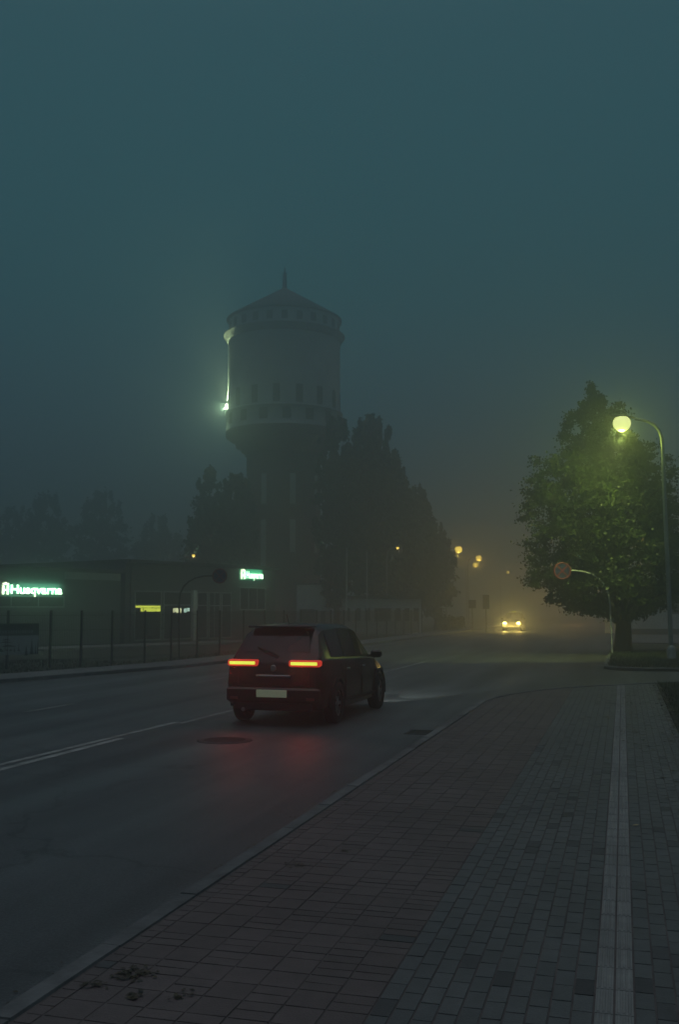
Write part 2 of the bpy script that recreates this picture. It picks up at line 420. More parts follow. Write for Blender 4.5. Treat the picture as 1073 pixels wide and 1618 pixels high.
# manhole cover and drain grate in the road
p = gnd(355, 1170, ZR); mh = empty('manhole_cover', p, 0, 'round dark iron manhole cover in the near traffic lane', 'manhole cover')
MB().lathe([(.40, -.01), (.40, .006), (.345, .006), (.34, .003)], 40, cap=False).build('rim', M_IRON, mh)
c = MB().lathe([(.335, -.01), (.335, .007), (.325, .009)], 40)
for i in range(-4, 5):
    h = math.sqrt(max(0, .3 ** 2 - (i * .065) ** 2))
    c.box(-h, h, i * .065 - .012, i * .065 + .012, .009, .013)
c.build('lid', M_IRON, mh)
p = gnd(656, 1157, ZR); dg = empty('drain_grate', (KX - .26, p.y, ZR), 0, 'rectangular iron drain grate in the gutter beside the kerb', 'drain')
f = MB(); f.box(-.22, .22, -.27, -.23, -.01, .008); f.box(-.22, .22, .23, .27, -.01, .008); f.box(-.22, -.19, -.228, .228, -.01, .008); f.box(.19, .22, -.228, .228, -.01, .008)
f.build('frame', M_IRON, dg)
f = MB()
for i in range(9): f.box(-.188, .188, -.215 + i * .05, -.19 + i * .05, -.01, .006)
f.build('grating', M_IRON, dg)

# ------------------------------------------------------------ trees
def leaf_cloud(name, clumps, per, size, m, parent, rng, flat=.55):
    """leaf-sized faces scattered through clumps (x, y, z, rx, rz)"""
    C = np.array(clumps); k = len(C); n = k * per
    idx = np.repeat(np.arange(k), per)
    d = rng.normal(size=(n, 3)); d /= np.linalg.norm(d, axis=1)[:, None]
    r = np.minimum(np.abs(rng.normal(size=n)) * .6 + .08, 1.22)
    P = C[idx, :3] + d * r[:, None] * np.stack([C[idx, 3], C[idx, 3], C[idx, 4]], 1)
    a = rng.normal(size=(n, 3)); a[:, 2] -= .25; a /= np.linalg.norm(a, axis=1)[:, None]
    b = np.cross(a, rng.normal(size=(n, 3))); b /= np.linalg.norm(b, axis=1)[:, None]
    s = size * (.6 + .8 * rng.random(n))[:, None]
    V = np.stack([P - a * s * .6, P + b * s * .42 - a * s * .05, P + a * s * .75, P - b * s * .42 - a * s * .05], 1).reshape(-1, 3)
    me = bpy.data.meshes.new(name)
    me.vertices.add(4 * n); me.vertices.foreach_set('co', V.ravel().astype(np.float32))
    me.loops.add(4 * n); me.loops.foreach_set('vertex_index', np.arange(4 * n, dtype=np.int32))
    me.polygons.add(n); me.polygons.foreach_set('loop_start', np.arange(0, 4 * n, 4, dtype=np.int32))
    me.update(calc_edges=True); me.materials.append(m)
    o = bpy.data.objects.new(name, me); COL.objects.link(o); o.parent = parent; return o
def tree(label, base, prof, n_cl, per, size, m, seed, group=None, name='tree', lean=0, cr=(.5, .35), trunk_r=.25, squash=1.0, droop=0, limbs=14):
    """prof: (z, radius) pairs of the crown's outline"""
    rng = np.random.default_rng(seed); root = empty(name, base, 0, label, 'tree', group)
    zs = [p[0] for p in prof]; rs = [p[1] for p in prof]
    cl = []
    wts = np.interp(np.linspace(zs[0], zs[-1], 200), zs, rs) + .15
    grid = np.linspace(zs[0], zs[-1], 200)
    for _ in range(n_cl):
        z = rng.choice(grid, p=wts / wts.sum()); rr = np.interp(z, zs, rs)
        q = rr * (rng.random() ** .45); a = rng.random() * 2 * PI
        wob = 1 + .14 * math.sin(3 * a + seed) + .10 * math.sin(7 * a + z * 2.1)
        k = .7 + .7 * rng.random()
        top = min(1, max(.3, (zs[-1] - z) / (zs[-1] - zs[0]) * 2.2))
        cx = lean * (z - zs[0]) / (zs[-1] - zs[0])
        cl.append((cx + q * wob * math.cos(a), q * wob * math.sin(a) * squash, z - droop * q * .3, cr[0] * k * top, cr[1] * k))
    leaf_cloud('crown', cl, per, size, m, root, rng)
    tb = MB(); zt = zs[0] + (zs[-1] - zs[0]) * .8
    path = [(0, 0, -.2), (.02, 0, .35), (.05, .03, zs[0] * .7), (.04 + lean * .3, 0, zs[0] + (zt - zs[0]) * .4), (lean * .8, 0, zt)]
    tb.tube(path, [trunk_r * 1.45, trunk_r * 1.02, trunk_r * .9, trunk_r * .55, .04], 10)
    for i in range(limbs):
        c = cl[rng.integers(len(cl))]; z0 = min(zt * .95, max(zs[0] * .75, c[2] - .6 * math.hypot(c[0], c[1])))
        fx = lean * max(0, (z0 - zs[0])) / (zs[-1] - zs[0])
        mid = ((c[0] + fx) * .5, c[1] * .5, z0 + (c[2] - z0) * .65)
        tb.tube([(fx * .8, 0, z0), mid, c[:3]], [trunk_r * .35, trunk_r * .2, .015], 6)
    tb.build('trunk', M_BARK, root)
    return root
TB = gnd(985, 1030)
pxm = 1573 / depth(TB)
def nz(v): return zat(v, depth(TB))
near_prof = [(nz(972), 1.2), (nz(950), 2.6), (nz(915), 3.15), (nz(870), 3.2), (nz(815), 3.35), (nz(765), 3.0), (nz(720), 2.2), (nz(690), 1.6), (nz(660), 1.05), (nz(635), .5), (nz(610), .15)]
t = tree('large leafy linden lit by the street lamp on the grass island', TB, near_prof, 860, 125, .105, LEAF_NEAR, 11, name='tree', lean=-1.0, cr=(.55, .28), trunk_r=.36, limbs=46)
# two loose leaders at the top and low hanging sprays, as part of the crown
rng = np.random.default_rng(5)
ex = []
for (u, v, r) in ((935, 618, .3), (930, 640, .45), (945, 632, .35), (978, 640, .32), (985, 655, .4), (972, 650, .3), (905, 655, .45), (893, 690, .4), (1030, 705, .4), (1055, 725, .4), (1062, 745, .5),
                  (850, 752, .35), (838, 815, .35), (842, 905, .3), (846, 925, .28), (872, 940, .22), (866, 946, .16), (838, 800, .3), (852, 770, .35), (905, 930, .4), (925, 938, .35), (945, 948, .3), (1060, 955, .5), (1030, 950, .5), (1085, 940, .6)):
    q = at(u, v, depth(TB) + random.uniform(-1, .6)) - TB; ex.append((q.x, q.y, q.z, r, r * .7))
leaf_cloud('crown', ex, 130, .10, LEAF_NEAR, t, rng)

def far_tree(label, u, vtop, hw, vbot, d, seed, n=90, per=70, group='misty trees around the water tower', lean=0, droop=0, taper=.5, size=.36):
    base = at(u, 963, d); base.z = -.1
    zt, zb = zat(vtop, d), max(1.2, zat(vbot, d)); r = hw * d / FOC
    prof = [(zb, r * .5), (zb + (zt - zb) * .22, r * .95), (zb + (zt - zb) * .5, r), (zb + (zt - zb) * .78, r * (1 - taper * .55)), (zt - 1.2, r * (1 - taper) * .95), (zt - .4, r * (1 - taper) * .5)]
    return tree(label, base, prof, int(n * 1.8), int(per * .75), size * .8, LEAF_FAR, seed, group, 'tree', lean, (r * .25, r * .22), .28, 1, droop, 8)
far_tree('tallest misty tree, just right of the water tower', 586, 655, 50, 935, 85, 21, 240, 100, taper=.4)
far_tree('misty tree overlapping the right edge of the tower shaft', 531, 652, 30, 955, 82, 22, 190, 100, taper=.25)
far_tree('broad misty tree behind the flagpoles', 622, 725, 36, 945, 86, 23, 180, 90, taper=.35)
far_tree('shorter misty tree between the tallest tree and the amber lamps', 658, 765, 34, 950, 91, 24, 160, 90, taper=.35)
far_tree('misty tree whose right edge ends under the nearest amber lamp', 690, 822, 30, 975, 97, 25, 110, 70, taper=.4)
far_tree('weeping birch left of the tower with drooping top', 328, 732, 24, 850, 90, 26, 90, 90, droop=.8, taper=.3, size=.26)
far_tree('misty tree directly left of the tower shaft', 370, 742, 30, 930, 84, 27, 170, 90, taper=.3)
far_tree('low dense tree behind the shop roof beneath the weeping birch', 338, 795, 38, 930, 82, 28, 170, 90, taper=.3)
far_tree('faint round tree at the left edge behind the shop', 20, 800, 45, 920, 142, 29, 70, 60, 'faint trees behind the shop', size=.5)
far_tree('faint wide tree above the glowing left shop sign', 72, 778, 42, 920, 138, 30, 80, 60, 'faint trees behind the shop', size=.5)
far_tree('faint tall tree above the dark shop wing', 155, 774, 40, 920, 136, 31, 80, 60, 'faint trees behind the shop', size=.5)
far_tree('faint low tree left of the small lamp behind the shop', 248, 815, 44, 930, 140, 32, 80, 60, 'faint trees behind the shop', size=.5)
# clipped hedge by the far pavement
hp = at(712, 963, 90); hr = empty('hedge', (hp.x, hp.y, -.1), .25, 'dark clipped hedge beyond the end of the fence', 'hedge')
hc = [(random.uniform(-1.1, 1.1), random.uniform(-.6, .6), random.uniform(.25, 1.1), .3, .28) for _ in range(120)]
leaf_cloud('foliage', hc, 50, .12, LEAF_FAR, hr, np.random.default_rng(3))
hb = MB()
for i in range(6): hb.tube([(-1 + i * .4, 0, 0), (-1 + i * .4, .05, .8)], [.04, .02], 6)
hb.build('stem', M_BARK, hr)

# ------------------------------------------------------------ water tower
TD = 90.0
TC = at(447, 963, TD); TC.z = -.12
tw = empty('water_tower', TC, 0, 'tall round brick water tower with overhanging tank and low conical roof', 'tower')
pm = TD / FOC
def zn(v, r): return zat(v, TD - r) - TC.z     # height of the near side of a ring of radius r seen at row v
rs, rg, rd, rc_, ra = 59 * pm, 92 * pm, 90 * pm, 98 * pm, 89 * pm
z_sh = zn(712, rs); z_cb = zn(668, rg); z_gl = zn(636, rg); z_dr = zn(519, rd); z_co = zn(506, rc_); z_at = zn(483, ra)
MB().lathe([(rs + .25, 0), (rs + .25, 1.0), (rs, 1.15), (rs, z_sh)], 64, cap=False).build('shaft', M_TOWB, tw)
st = (z_cb - z_sh)
MB().lathe([(rs, z_sh), (rs + .18, z_sh), (rs + .18, z_sh + .25), (rs + .5, z_sh + .35), (rs + .55, z_sh + st * .28), (rs + 1.0, z_sh + st * .36), (rs + 1.05, z_sh + st * .55), (rs + 1.5, z_sh + st * .64), (rg + .02, z_sh + st * .78), (rg + .06, z_cb)], 64, cap=False).build('corbel', M_TOWB, tw)
MB().lathe([(rg + .06, z_cb), (rg, z_cb + .05), (rg, z_gl - .2), (rg + .14, z_gl - .15), (rg + .14, z_gl), (rd, z_gl + .02)], 64, cap=False).build('gallery', M_TOWR, tw)
MB().lathe([(rd, z_gl + .02), (rd, z_dr)], 64, cap=False).build('tank_wall', M_TOWR, tw)
MB().lathe([(rd, z_dr), (rd + .12, z_dr + .02), (rd + .15, z_dr + .2), (rc_ - .05, z_dr + .5), (rc_, z_dr + .55), (rc_, z_co), (ra, z_co + .08)], 64, cap=False).build('cornice', M_TRIM, tw)
MB().lathe([(ra, z_co + .08), (ra, z_at)], 64, cap=False).build('attic_wall', M_TOWR, tw)
zap = zat(456, TD) - TC.z
MB().lathe([(ra - .1, z_at - .05), (ra + .22, z_at - .02), (ra + .25, z_at + .08), (ra * .5, z_at + (zap - z_at) * .56), (.35, zap - .1), (.25, zap)], 64).build('roof', M_ROOF, tw)
zf = zat(421, TD) - TC.z
fb = MB(); fb.tube([(0, 0, zap - .1), (0, 0, zap + .9), (0, 0, zf)], [.25, .16, .03], 8)
fb.lathe([(.05, zap + 1.0), (.2, zap + 1.15), (.05, zap + 1.3)], 12); fb.box(-.32, .32, -.03, .03, zf - .75, zf - .68)
fb.tube([(.2, 0, zap - .05), (.2, 0, zap + 1.3)], .03, 6); fb.tube([(-.2, 0, zap - .05), (-.2, 0, zap + 1.3)], .03, 6)
fb.build('finial', M_DMETAL, tw)
CAM_A = math.atan2(-TC.y, -TC.x)              # direction from the tower to the camera
def ring_panel(mb, r, a, w, z0, z1, out=.03, dep=.06):
    """a slightly curved upright panel on the round wall"""
    n = 4; vs = []; fs = []
    for i in range(n + 1):
        q = a + (i / n - .5) * w / r
        for rr in (r - dep, r + out):
            for z in (z0, z1): vs.append((rr * math.cos(q), rr * math.sin(q), z))
    for i in range(n):
        b = i * 4; c = b + 4
        fs += [(b + 2, b + 3, c + 3, c + 2), (b, c, c + 1, b + 1), (b + 1, c + 1, c + 3, b + 3), (b, b + 2, c + 2, c)]
    fs += [(0, 1, 3, 2), (n * 4, n * 4 + 2, n * 4 + 3, n * 4 + 1)]
    mb.add(vs, fs)
def tower_window(name, r, a, w, z0, z1, m, frame=True):
    b = MB(); ring_panel(b, r, a, w, z0, z1, .02); o = b.build(name, m, tw)
    if frame:
        f = MB(); ring_panel(f, r, a, w + .2, z0 - .14, z0 - .003, .08); f.build('sill', M_TRIM, o)
    return o
for i in range(-2, 14):                        # slit windows low on the tank, sixteen round
    a = CAM_A + (i - .33) * 2 * PI / 16
    tower_window('window', rd, a, .62, z_gl + .15, z_gl + 1.75, BLACKHOLE, False)
for i in range(16):
    a = CAM_A + (i + .12) * 2 * PI / 16
    tower_window('window', rg, a, .75, z_cb + .45, z_gl - .35, BLACKHOLE, False)
for i in range(24):
    a = CAM_A + i * 2 * PI / 24
    tower_window('window', ra, a, .55, z_co + .35, z_at - .35, BLACKHOLE, False)
for i in range(8):                             # tall pale blind strips on the shaft
    a = CAM_A + (i + .31) * 2 * PI / 8
    for (v0, v1) in ((795, 747), (872 if i != 7 else 894, 820)):
        z0, z1 = zat(v0, TD - rs) - TC.z, zat(v1, TD - rs) - TC.z
        tower_window('window', rs, a, .52, z0, z1, mat('pale_strip_window', (.42, .45, .46), .4, .1, 1.5), True)
# floodlight on the gallery ledge
fa = math.atan2(-RGT.y, -RGT.x) + .10
fp = TC + Vector((math.cos(fa) * (rg + .02), math.sin(fa) * (rg + .02), z_gl))
fl = empty('floodlight', fp, fa, 'bright floodlight on the tower ledge shining up the tank wall', 'floodlight')
f = MB(); f.box(-.03, .03, -.2, -.17, 0, .3); f.box(-.03, .03, .17, .2, 0, .3); f.box(-.06, .06, -.2, .2, -.012, .012); f.build('bracket', M_DMETAL, fl)
f = MB(); f.M = Matrix.Translation((0, 0, .26)) @ Matrix.Rotation(R(-12), 4, 'Y'); f.box(-.15, .15, -.165, .165, -.12, .10, .03); f.build('housing', M_DMETAL, fl)
f = MB(); f.M = Matrix.Translation((0, 0, .26)) @ Matrix.Rotation(R(-12), 4, 'Y'); f.box(-.16, .20, -.2, .2, .102, .62, .08); f.build('lens', mat('flood_lens', (.8, .8, .7), .3, emit=(.85, 1, .66), es=9), fl)
lamp('floodlight_beam', 'SPOT', (-.02, 0, 1.02), (.72, 1, .50), 13000, fl, .1, 120, (-.06, 0, 1), .8)
lamp('floodlight_glow', 'POINT', (.30, 0, .45), (.62, 1, .55), 420, fl, .05)
# white garage at the tower's foot
gp = at(470, 963, 82); ga = empty('garage', (gp.x, gp.y, -.12), YAW + R(4), 'small white flat-roofed garage at the foot of the water tower', 'garage')
MB().box(0, 2.75, 0, 4, 0, 3.95).build('wall', M_PALE, ga)
MB().box(-.1, 2.85, -.1, 4.1, 3.952, 4.1).build('roof', M_ROOF, ga)
f = MB()
f.box(.15, 1.45, -.03, .02, 0, 1.95)
f.build('door', M_DWALL, ga)
f = MB()
f.box(1.9, 2.3, -.03, .02, .1, 1.8); f.build('side_door', M_DWALL, ga)

# ------------------------------------------------------------ shop on the left
DV = Vector((.345, .9386, 0)).normalized()     # direction of the frontage
SA = gnd(190, 1015) - DV * 14.0
srz = math.atan2(DV.y, DV.x)
def along(u):                                  # distance along the frontage of the ray through column u
    r, a = ray(u, 963); n = Vector((DV.y, -DV.x, 0)); o_ = Vector((0, 0, 0))
    tt = (SA - o_).dot(n) / r.dot(n); return (r * tt - SA).dot(DV)
def zfr(u, v):                                 # height of a point of the frontage
    r, a = ray(u, v); n = Vector((DV.y, -DV.x, 0)); tt = SA.dot(n) / r.dot(n); return r.z * tt + EYE + .1
shop = empty('shop', (SA.x, SA.y, -.1), srz, 'long low flat-roofed dealer shop behind the wire fence', 'shop')
x190, xend = along(190), along(428)
hA, hB = zfr(120, 903), zfr(260, 893)
M_SIDE = mat('shop_siding', (.085, .10, .10), .65, .12, 3)
MB().box(-2, x190 - .02, 0, 12, 0, hA).build('wall', M_SIDE, shop)
MB().box(x190, xend, -.35, 14, 0, hB).build('wall', M_DWALL, shop)
MB().box(-2.15, x190 - .03, -.25, 12.1, hA + .003, hA + .16).build('roof', M_ROOF, shop)
MB().box(x190 - .12, xend + .2, -.6, 14.2, hB + .003, hB + .2).build('roof', M_ROOF, shop)
MB().box(along(100), x190 - .1, -.06, -.002, zfr(140, 916), zfr(140, 905)).build('fascia', mat('pale_fascia', (.3, .33, .33), .6, .1, 2), shop)
M_FRAME = mat('window_frame', (.30, .33, .32), .5, .1, 4, metal=.2)
LITY = mat('lit_yellow_interior', (.5, .5, .3), .5, emit=(.56, .64, .06), es=1.7)
LITW = mat('lit_white_interior', (.5, .5, .4), .5, emit=(.62, .66, .36), es=1.6)
LITC = mat('lit_cool_interior', (.5, .5, .5), .5, emit=(.40, .62, .50), es=1.5)
def win(x0, x1, z0, z1, y=-.35, mull=1, bar=None, lit=()):
    f = MB(); w = .07
    f.box(x0, x0 + w, y - .07, y - .003, z0, z1); f.box(x1 - w, x1, y - .07, y - .003, z0, z1)
    f.box(x0 + w, x1 - w, y - .07, y - .003, z1 - w, z1); f.box(x0 + w, x1 - w, y - .07, y - .003, z0, z0 + w)
    for i in range(1, mull):
        c = x0 + (x1 - x0) * i / mull; f.box(c - .025, c + .025, y - .06, y - .003, z0 + w, z1 - w)
    if bar: f.box(x0 + w, x1 - w, y - .064, y - .003, bar - .03, bar + .03)
    fo = f.build('window', M_FRAME, shop)
    MB().box(x0 + w, x1 - w, y - .03, y - .004, z0 + w, z1 - w).build('pane', M_GLASS, fo)
    for (a, b, c, d, m) in lit:
        MB().box(a, b, y - .036, y - .031, c, d).build('lit_pane', m, fo)
    return fo
X = along
za, zb = zfr(250, 1011), zfr(250, 934)
win(X(204), X(247), za, zb, mull=1, bar=zfr(247, 955.2), lit=[(X(204.5), X(214), zfr(225, 960.2), zfr(225, 957), LITY), (X(214.4), X(246), zfr(225, 960.2), zfr(225, 957), LITY), (X(214.4), X(218), zfr(225, 966.2), zfr(225, 961), LITY), (X(218.8), X(238), zfr(225, 966.2), zfr(225, 961), LITY), (X(238.8), X(246), zfr(225, 966.2), zfr(225, 961), LITY)])
win(X(250), X(295), za, zb, mull=1, bar=zfr(270, 956.0), lit=[(X(266), X(268), zfr(275, 968), zfr(275, 961), LITW), (X(268.6), X(279), zfr(275, 967), zfr(275, 961), LITW), (X(271), X(279), zfr(275, 968.5), zfr(275, 967.2), LITW), (X(283), X(287), zfr(275, 968), zfr(275, 961.5), LITC), (X(287.6), X(292), zfr(275, 966), zfr(275, 960.6), LITC)])
win(X(303), X(320), za, zb, mull=1, bar=zfr(310, 956.5))
win(X(322), X(340), zfr(330, 1009), zb, mull=2, bar=zfr(330, 957))
win(X(342), X(358), za, zb, mull=1, bar=zfr(350, 957))
win(X(371), X(412), zfr(390, 964), zfr(390, 928), mull=3)
dp = MB(); dp.tube([(x190 + .35, -.42, hB - .05), (x190 + .35, -.42, .1)], .05, 8); dp.build('downpipe', M_DMETAL, shop)
gt = MB(); gt.box(x190, xend + .1, -.72, -.603, hB + .03, hB + .14, .01); gt.build('gutter', M_DMETAL, shop)
MB().box(X(295.5), X(301), -.52, -.352, .05, zfr(298, 933)).build('pilaster', M_PALE, shop)
win(X(-30), X(100), zfr(50, 960), zfr(50, 941), y=0, mull=3)
# glowing dealer signs: emblem and lettering of their own on the frontage
M_LET = mat('lit_letters', (.7, .7, .6), .4, emit=(.62, .70, .44), es=4)
M_HALO = mat('green_letter_side_halo', (.1, .6, .4), .4, emit=(.06, .55, .30), es=.8)  # side faces glow green to imitate bloom at the letter edges
def text_mesh(s, size, ext):
    cu = bpy.data.curves.new('lettering', 'FONT'); cu.body = s; cu.size = size; cu.extrude = ext; cu.offset = .034 * size
    to = bpy.data.objects.new('lettering', cu); COL.objects.link(to)
    dg_ = bpy.context.evaluated_depsgraph_get(); me = bpy.data.meshes.new_from_object(to.evaluated_get(dg_))
    bpy.data.objects.remove(to); return me
def emblem(mb, h, ext):
    """crowned letter in a rounded frame"""
    w = h * .62; t_ = h * .13
    mb.box(0, t_, -ext, ext, 0, h * .8); mb.box(w - t_, w, -ext, ext, 0, h * .8); mb.box(t_, w - t_, -ext, ext, h * .34, h * .34 + t_)
    for k in range(3):
        mb.box(w * (.06 + .36 * k), w * (.06 + .36 * k) + t_, -ext, ext, h * .86, h * (1.02 if k != 1 else 1.1))
def glow_sign(x0, x1, zbase, capz, y, label, power):
    Wd = x1 - x0
    root = empty('shop_sign', Vector(SA) + DV * x0 + Vector((DV.y, -DV.x, 0)) * (-y) + Vector((0, 0, zbase - .1)), srz, label, 'sign', 'glowing signs on the shop front')
    h = capz
    e = MB(); emblem(e, h * 1.28, .05); e.M = Matrix.Identity(4)
    eo = e.build('emblem', M_LET, root); eo.location = (0, 0, -h * .14)
    me = text_mesh("Husqvarna", h * 1.38, .05); me.materials.clear(); me.materials.append(M_LET); me.materials.append(M_HALO)
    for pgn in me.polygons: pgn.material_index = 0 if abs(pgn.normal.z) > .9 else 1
    lo = bpy.data.objects.new('lettering', me); COL.objects.link(lo); lo.parent = root
    xsz = [v.co.x for v in me.vertices]; tw_ = max(xsz) - min(xsz); sx = (Wd - h * .95) / tw_
    lo.scale = (sx, 1, 1); lo.rotation_euler = (PI / 2, 0, 0); lo.location = (h * .95, 0, 0)
    MB().box(-.1, Wd + .1, .07, .11, -h * .3, h * 1.3).build('backing', mat('sign_backing_halo', (.10, .28, .2), .5, emit=(.03, .24, .13), es=.55), root)  # panel itself glows green, imitating the bloom halo round the letters
    for k in range(3):
        l_ = bpy.data.lights.new('sign_glow', 'AREA'); l_.shape = 'RECTANGLE'; l_.size = Wd / 3; l_.size_y = h; l_.color = (.25, 1, .58); l_.energy = power / 3
        q = bpy.data.objects.new('sign_glow', l_); COL.objects.link(q); q.parent = root; q.location = (Wd * (k + .5) / 3, -.12, h * .5); q.rotation_euler = (PI / 2, 0, 0)
        q.visible_camera = True
    return root
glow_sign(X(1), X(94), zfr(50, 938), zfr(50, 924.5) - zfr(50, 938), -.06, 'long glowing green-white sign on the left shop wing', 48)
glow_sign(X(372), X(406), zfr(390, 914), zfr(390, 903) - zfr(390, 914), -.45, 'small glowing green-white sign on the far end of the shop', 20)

# ------------------------------------------------------------ wire fence
FP = [gnd(-60, 1052), gnd(10, 1050), gnd(78, 1048), gnd(127, 1047), gnd(176, 1045), gnd(228, 1041), gnd(270, 1039), gnd(311, 1036), gnd(347, 1033)]
a_, b_ = FP[-1], Vector((-15.3, 76.5, 0))
nn = 15
FP += [a_ + (b_ - a_) * (i / nn) for i in range(1, nn + 1)]
fn = empty('wire_fence', FP[0], 0, 'dark green welded wire fence along the far pavement', 'fence')
FH = 1.72
for p in FP:
    q = p - FP[0]
    MB().box(q.x - .035, q.x + .035, q.y - .035, q.y + .035, -.16, FH + .05, .008).build('post', M_FENCE, fn)
for a, b in zip(FP, FP[1:]):
    d = b - a; Lh = d.length; n = int(Lh / .055); mb = MB()
    mb.M = Matrix.Translation(a - FP[0]) @ Matrix.Rotation(math.atan2(d.y, d.x), 4, 'Z')
    for i in range(1, n):
        x = Lh * i / n; mb.box(x - .003, x + .003, -.003, .003, .05, FH)
    for z in (.12, .6, 1.1, 1.6): mb.box(.036, Lh - .036, -.009, -.0035, z, z + .012)
    mb.build('wire_panel', M_FENCE, fn)
# advertising banner tied to the fence
a, b = gnd(-60, 1052), gnd(78, 1048)
d = (b - a); brz = math.atan2(d.y, d.x); nrm = Vector((d.y, -d.x, 0)).normalized()
def bx(u):
    r, _ = ray(u, 963); tt = a.dot(nrm) / r.dot(nrm); return (r * tt - a).dot(d.normalized())
def bz(v, u=40):
    r, _ = ray(u, v); tt = a.dot(nrm) / r.dot(nrm); return r.z * tt + EYE
bn = empty('banner', a + nrm * .05, brz, 'printed garden banner with green heading hung on the wire fence', 'banner')
x0, x1 = bx(-55), bx(61)
zt, zm, zb_ = bz(985), bz(1004), bz(1034)
MB().box(x0, x1, 0, .012, zm, zt).build('heading_band', mat('banner_green', (.03, .06, .035), .6, .15, 5), bn)
MB().box(x0, x1, 0, .012, zb_, zm - .001).build('picture_sheet', mat('banner_white', (.30, .34, .34), .6, .08, 4), bn)
M_PRINT = mat('banner_print_dark', (.02, .03, .025), .7, .15, 8)
lt = MB(); lt2 = MB(); x = x0 + .1
rr = random.Random(4)
while x < x1 - .22:
    w = rr.uniform(.04, .085); lt.box(x, x + w, -.004, -.001, bz(994), bz(987.5)); x += w + .025
x = x0 + .1
while x < x1 - .2:
    w = rr.uniform(.03, .07); lt2.box(x, x + w, -.004, -.001, bz(1000.5), bz(996)); x += w + .03
lt.build('heading_print', M_PRINT, bn); lt2.build('heading_print', mat('banner_print_pale', (.16, .19, .18), .7, .1, 8), bn)
pr = MB()
def poly(pts): pr.add([(bx(u), -.003, bz(v)) for u, v in pts], [tuple(range(len(pts)))])
for cu_, top, hw_, bot in ((42, 1019, 3, 1036), (50.5, 1008, 3.2, 1034.5), (56.5, 1017, 1.5, 1034), (60, 1009, 1.5, 1034)):
    for k in range(3):
        y0 = top + (bot - top) * k * .26; poly([(cu_, y0), (cu_ + hw_ * (.45 + .28 * k), y0 + (bot - top) * .46), (cu_ - hw_ * (.45 + .28 * k), y0 + (bot - top) * .46)])
for (u0, u1, v0, v1) in ((4, 16, 1011, 1009), (0, 20, 1015, 1013), (2, 26, 1021.5, 1018.5), (8, 9.5, 1028, 1008), (-4, 7, 1029, 1024), (10, 14, 1028, 1025), (15, 20, 1028.5, 1025), (22, 25, 1029, 1024.5), (29.3, 30.8, 1026, 1017), (27.5, 33, 1028.5, 1026)):
    poly([(u0, v0), (u1, v0), ((u0 * .35 + u1 * .65), v1), ((u0 * .65 + u1 * .35), v1)])
pr.build('picture_print', M_PRINT, bn)

# ------------------------------------------------------------ low white building, far right wall, flagpoles
lp = at(546, 963, 79); lw = empty('outbuilding', (lp.x, lp.y, -.12), YAW + R(6), 'low white building with dark windows behind the fence right of the tower', 'building')
LW = 124 * 79 / FOC * .985
hW = zat(946, 79) + .12
MB().box(0, LW, 0, 5, 0, hW).build('wall', M_PALE, lw)
MB().box(-.2, LW + .2, -.3, 5.2, hW + .003, hW + .22).build('roof', M_ROOF, lw)
for (u0, u1) in ((548, 553), (563, 570), (577, 585), (592, 618), (626, 634), (640, 648), (655, 663)):
    q0, q1 = (u0 - 546) * 79 / FOC, (u1 - 546) * 79 / FOC
    f = MB(); f.box(q0, q1, -.03, -.002, 1.0, hW - .75); f.build('window', M_GLASS, lw)
wp = at(996, 963, 74); wr = empty('warehouse', (wp.x, wp.y, -.12), YAW - R(3), 'long pale building behind the trunk of the linden tree', 'building')
MB().box(-.2, 16, 0, 8, 0, 3.6).build('wall', M_PALE, wr)
MB().box(-.4, 16.2, -.2, 8.2, 3.603, 3.8).build('roof', M_ROOF, wr)
MB().box(-.23, 16.03, -.03, -.002, 0, .5).build('plinth', M_DWALL, wr)
for i in range(4):
    MB().box(3 + i * 3.4, 4.4 + i * 3.4, -.03, -.002, 1.6, 2.7).build('window', M_GLASS, wr)
for k, (u, vt, w_) in enumerate(((548, 868, 'left'), (580, 872, 'right'))):
    d = 74; q = at(u, 963, d); fo = empty('flagpole', (q.x, q.y, -.12), 0, '%s of two thin white flagpoles before the low building' % w_, 'flagpole', 'thin white flagpoles')
    zt_ = zat(vt, d) + .12
    MB().tube([(0, 0, 0), (0, 0, zt_)], [.06, .035], 8).build('pole', M_WHITE, fo)
    MB().lathe([(.035, zt_), (.07, zt_ + .06), (.02, zt_ + .12)], 10).build('cap', M_METAL, fo)
    MB().box(-.16, .16, -.16, .16, 0, .06, .01).build('foot_plate', M_METAL, fo)

